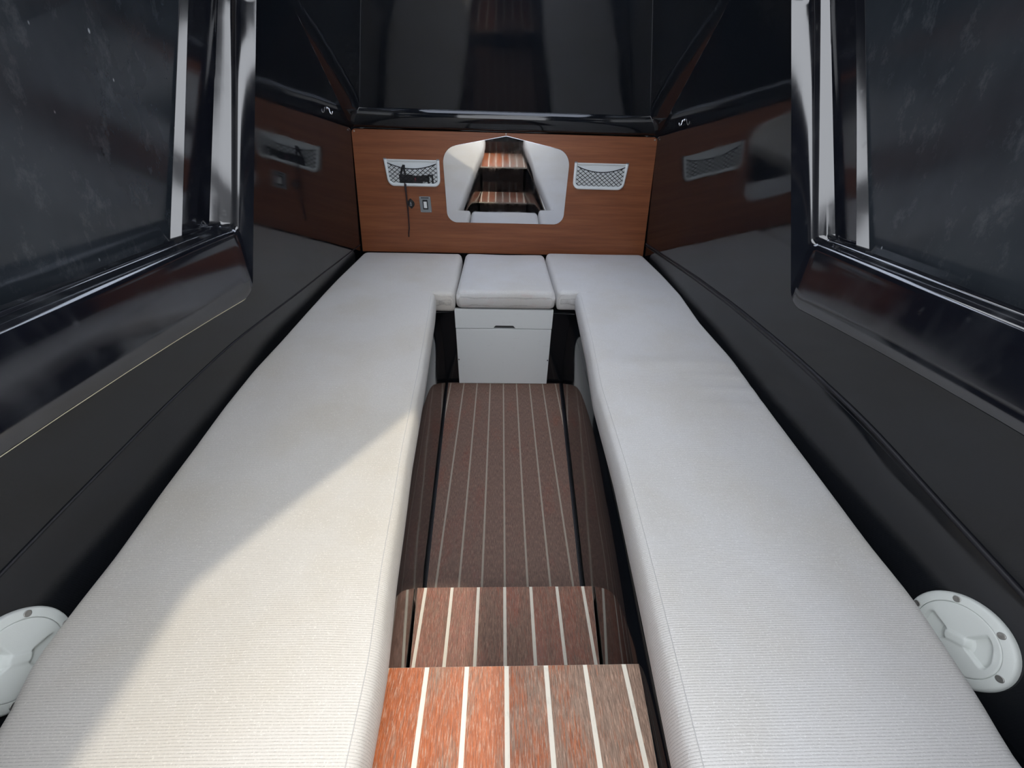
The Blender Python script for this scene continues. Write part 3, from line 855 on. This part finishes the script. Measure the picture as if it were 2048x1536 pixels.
ad = thing('power_adapter', 'black power adapter with strap and hanging cable inside the left net pocket', 'adapter', on_panel(-0.402, 0.7615, 0.0045), RP)
o = link('adapter_body', *boxv(-0.062, -0.002, -0.0035, 0.0, -0.019, 0.017), black_pl, parent=ad); bevel(o, 0.0012, 2)
con = o = link('connector', *boxv(-0.002, 0.038, -0.003, 0.0, -0.017, 0.013), black_pl, parent=ad); bevel(o, 0.001, 2)
o = link('red_mark', *boxv(0.004, 0.010, -0.0036, -0.0028, -0.010, 0.006), red_m, parent=con)
v, f = join(boxv(0.064, 0.086, -0.003, 0, 0.011, 0.019), boxv(0.078, 0.086, -0.003, 0, -0.024, 0.012), boxv(0.060, 0.068, -0.003, 0, -0.024, 0.012), boxv(0.036, 0.066, -0.003, 0, -0.010, 0.016), boxv(0.064, 0.082, -0.003, 0, -0.026, -0.018))
link('bracket', v, f, black_pl, parent=ad)
strap = [(-0.058, 0.015), (-0.047, 0.045), (-0.040, 0.055), (-0.030, 0.054), (-0.032, 0.036), (-0.030, 0.014), (-0.038, 0.014), (-0.040, 0.038), (-0.050, 0.014)]
link('strap', *prism([(a, -0.0028, b) for a, b in strap], (0, 0.0022, 0)), black_pl, parent=ad)
cab1 = [(-0.045, -0.002, -0.018), (-0.045, -0.010, -0.026), (-0.044, -0.015, -0.036), (-0.043, -0.014, -0.055), (-0.046, -0.010, -0.09), (-0.047, -0.006, -0.13), (-0.050, -0.002, -0.17), (-0.054, 0.001, -0.21), (-0.060, 0.001, -0.235), (-0.062, 0.001, -0.252)]
cab1 = [(a + 0.004 - b_ * 0.0, b, c) for (a, b, c), b_ in zip(cab1, range(10))]
link('cable', *tube(cab1, 0.0032, 7), cable_m, parent=ad, smooth=True)
cab2 = [(-0.036, -0.002, -0.018), (-0.036, -0.010, -0.026), (-0.0365, -0.015, -0.036), (-0.038, -0.014, -0.060), (-0.040, -0.010, -0.09), (-0.0415, -0.006, -0.13)]
link('cable', *tube(cab2, 0.0024, 7), cord_m, parent=ad, smooth=True)

so = thing('power_socket', 'round black socket on a lens-shaped flange below the left net pocket', 'socket', on_panel(-0.429, 0.6587, 0.0002), RP)
fl = round_poly([(-0.0165, -0.006), (0, -0.0235), (0.0165, -0.006), (0.0165, 0.006), (0, 0.0235), (-0.0165, 0.006)], [0.012, 0.004, 0.012, 0.012, 0.004, 0.012], 4)
o = link('flange', *prism([(q[0], -0.003, q[1]) for q in fl], (0, 0.003, 0)), black_pl, parent=so); bevel(o, 0.001, 2, 50)
v, f = lathe([(0.0145, 0.003), (0.0145, 0.0055), (0.013, 0.0068), (0.011, 0.0068), (0.0095, 0.0050), (0.0015, 0.0050)], 28)
cap_o = sharp(link('cap', v, f, black_pl, parent=so), 40)
v, f = join(boxv(-0.004, 0.004, -0.0062, -0.0052, -0.008, -0.0045), boxv(-0.0022, 0.0022, -0.0062, -0.0052, 0.000, 0.008), boxv(-0.004, 0.004, -0.0062, -0.0052, -0.002, 0.0005))
link('cap_mark', v, f, grey_pl, parent=cap_o)

sw = thing('rocker_switch', 'grey switch plate with white rocker beside the round black socket', 'switch', on_panel(-0.3635, 0.6565, 0.0002), RP)
o = link('switch_plate', *prism([(q[0], -0.004, q[1]) for q in round_poly([(-0.0255, -0.034), (0.0255, -0.034), (0.0255, 0.034), (-0.0255, 0.034)], 0.003, 3)], (0, 0.004, 0)), grey_pl, parent=sw); bevel(o, 0.0012, 2, 50)
bez = o = link('bezel', *boxv(-0.0115, 0.0115, -0.0065, -0.0035, -0.0205, 0.0205), black_pl, parent=sw); bevel(o, 0.001, 2)
rk = [(-0.0135, -0.0066), (-0.0135, -0.0098), (0.0, -0.0078), (0.0135, -0.0086), (0.0135, -0.0066)]
o = link('rocker', *prism([(-0.0070, y, z) for z, y in rk], (0.0140, 0, 0)), mat('rocker_white', (0.8, 0.8, 0.78), 0.35), parent=bez); bevel(o, 0.0006, 2)
link('name_strip', *boxv(-0.0175, 0.0175, -0.0042, -0.0036, 0.0265, 0.0300), black_pl, parent=sw)
for sx in (-1, 1):
    for sz in (-1, 1): screw_at(sw, sx * 0.021, sz * 0.0295, 0.0022, -0.004)

# ------------------------------------------------------------------ small fittings on the side walls
def wall_frame(s, y, z, off=0.0):
    fy = (wall_x(y + 0.01, z, s) - wall_x(y - 0.01, z, s)) / 0.02
    fz = (wall_x(y, z + 0.01, s) - wall_x(y, z - 0.01, s)) / 0.02
    n = Vector((-s, fy, fz)).normalized(); v = Vector((s * fz, 0, 1)); v = (v - n * v.dot(n)).normalized()
    u = v.cross(n)                 # along the wall
    o = Vector((s * wall_x(y, z, s), y, z)) + n * off
    # local x = u, local -y = n (out of the wall), local z = v
    return Matrix(((u.x, -n.x, v.x, o.x), (u.y, -n.y, v.y, o.y), (u.z, -n.z, v.z, o.z), (0, 0, 0, 1)))
for s, y, z, lab in ((-1, 1.646, 1.0047, 'small chrome hook high on the left wall near the bow'), (1, 1.623, 1.0017, 'small chrome hook high on the right wall near the bow')):
    h = thing('coat_hook', lab, 'hook', (0, 0, 0), group='hooks by the bow')
    h.matrix_world = wall_frame(s, y, z, 0.0002)
    link('hook_base', *lathe([(0.0045, 0), (0.0045, 0.0012), (0.003, 0.0025)], 16), chrome, parent=h, smooth=True)
    link('hook_arm', *tube([(0, -0.002, 0.001), (0, -0.006, 0.0005), (0, -0.008, -0.006), (0, -0.010, -0.013), (0, -0.014, -0.0155), (0, -0.017, -0.011), (0, -0.0175, -0.006)], 0.0016, 8), chrome, parent=h, smooth=True)

def deck_plate(s, y, z, r, rot, label):
    root = thing('deck_plate', label, 'hatch', (0, 0, 0), group='round inspection hatches')
    root.matrix_world = wall_frame(s, y, z, 0.0)
    k = r / 0.066
    v, f = lathe([(0.066 * k, 0.0), (0.066 * k, 0.004), (0.0645 * k, 0.0068), (0.062 * k, 0.0080), (0.0525 * k, 0.0085), (0.0515 * k, 0.0078), (0.0515 * k, 0.002)], 64)
    sharp(link('flange_ring', v, f, plate_pl, parent=root), 40)
    # lid with two fan-shaped finger wells either side of a cross bar
    rows = []; N = 96
    radii = [0.0005] + list(np.linspace(0.003, 0.0505, 30)) + [0.0512]
    for ra in radii:
        row = []
        for q in range(N + 1):
            a = 2 * math.pi * q / N
            hgt = 0.0082
            if ra > 0.0508: hgt = 0.0068
            al = ((a - rot + math.pi / 2) % math.pi) - math.pi / 2
            def st(e0, e1, x): 
                t = max(0, min(1, (x - e0) / (e1 - e0))); return t * t * (3 - 2 * t)
            half = math.radians(38)
            depth = st(half, half - 0.16, abs(al)) * st(0.011, 0.018, ra) * st(0.0425, 0.039, ra)
            fall = 0.35 + 0.65 * st(0.010, 0.036, ra)
            hgt -= 0.0105 * depth * fall
            hgt += 0.0016 * st(0.010, 0.004, abs(ra * math.sin(a - rot))) * st(0.047, 0.040, ra) * (1 - depth)
            row.append((ra * k * math.cos(a), -hgt, ra * k * math.sin(a)))
        rows.append(row)
    link('lid', *grid(rows), plate_pl, parent=root, smooth=True)
    for q in range(6):
        a = rot + math.radians(30 + 60 * q) + 0.1
        x_, z_ = 0.0578 * k * math.cos(a), 0.0578 * k * math.sin(a)
        v, f = lathe([(0.0042, 0.0080), (0.0042, 0.0091), (0.0034, 0.0093), (0.0012, 0.0084)], 14)
        link('screw', [(a_ + x_, b_, c_ + z_) for a_, b_, c_ in v], f, screw_m, parent=root, smooth=True)
    return root
deck_plate(-1, 0.212, 0.424, 0.0585, math.radians(125), 'round pale plastic inspection hatch behind the left cushion, cut by the picture edge')
deck_plate(1, 0.220, 0.425, 0.0585, math.radians(35), 'round pale plastic inspection hatch behind the right cushion')
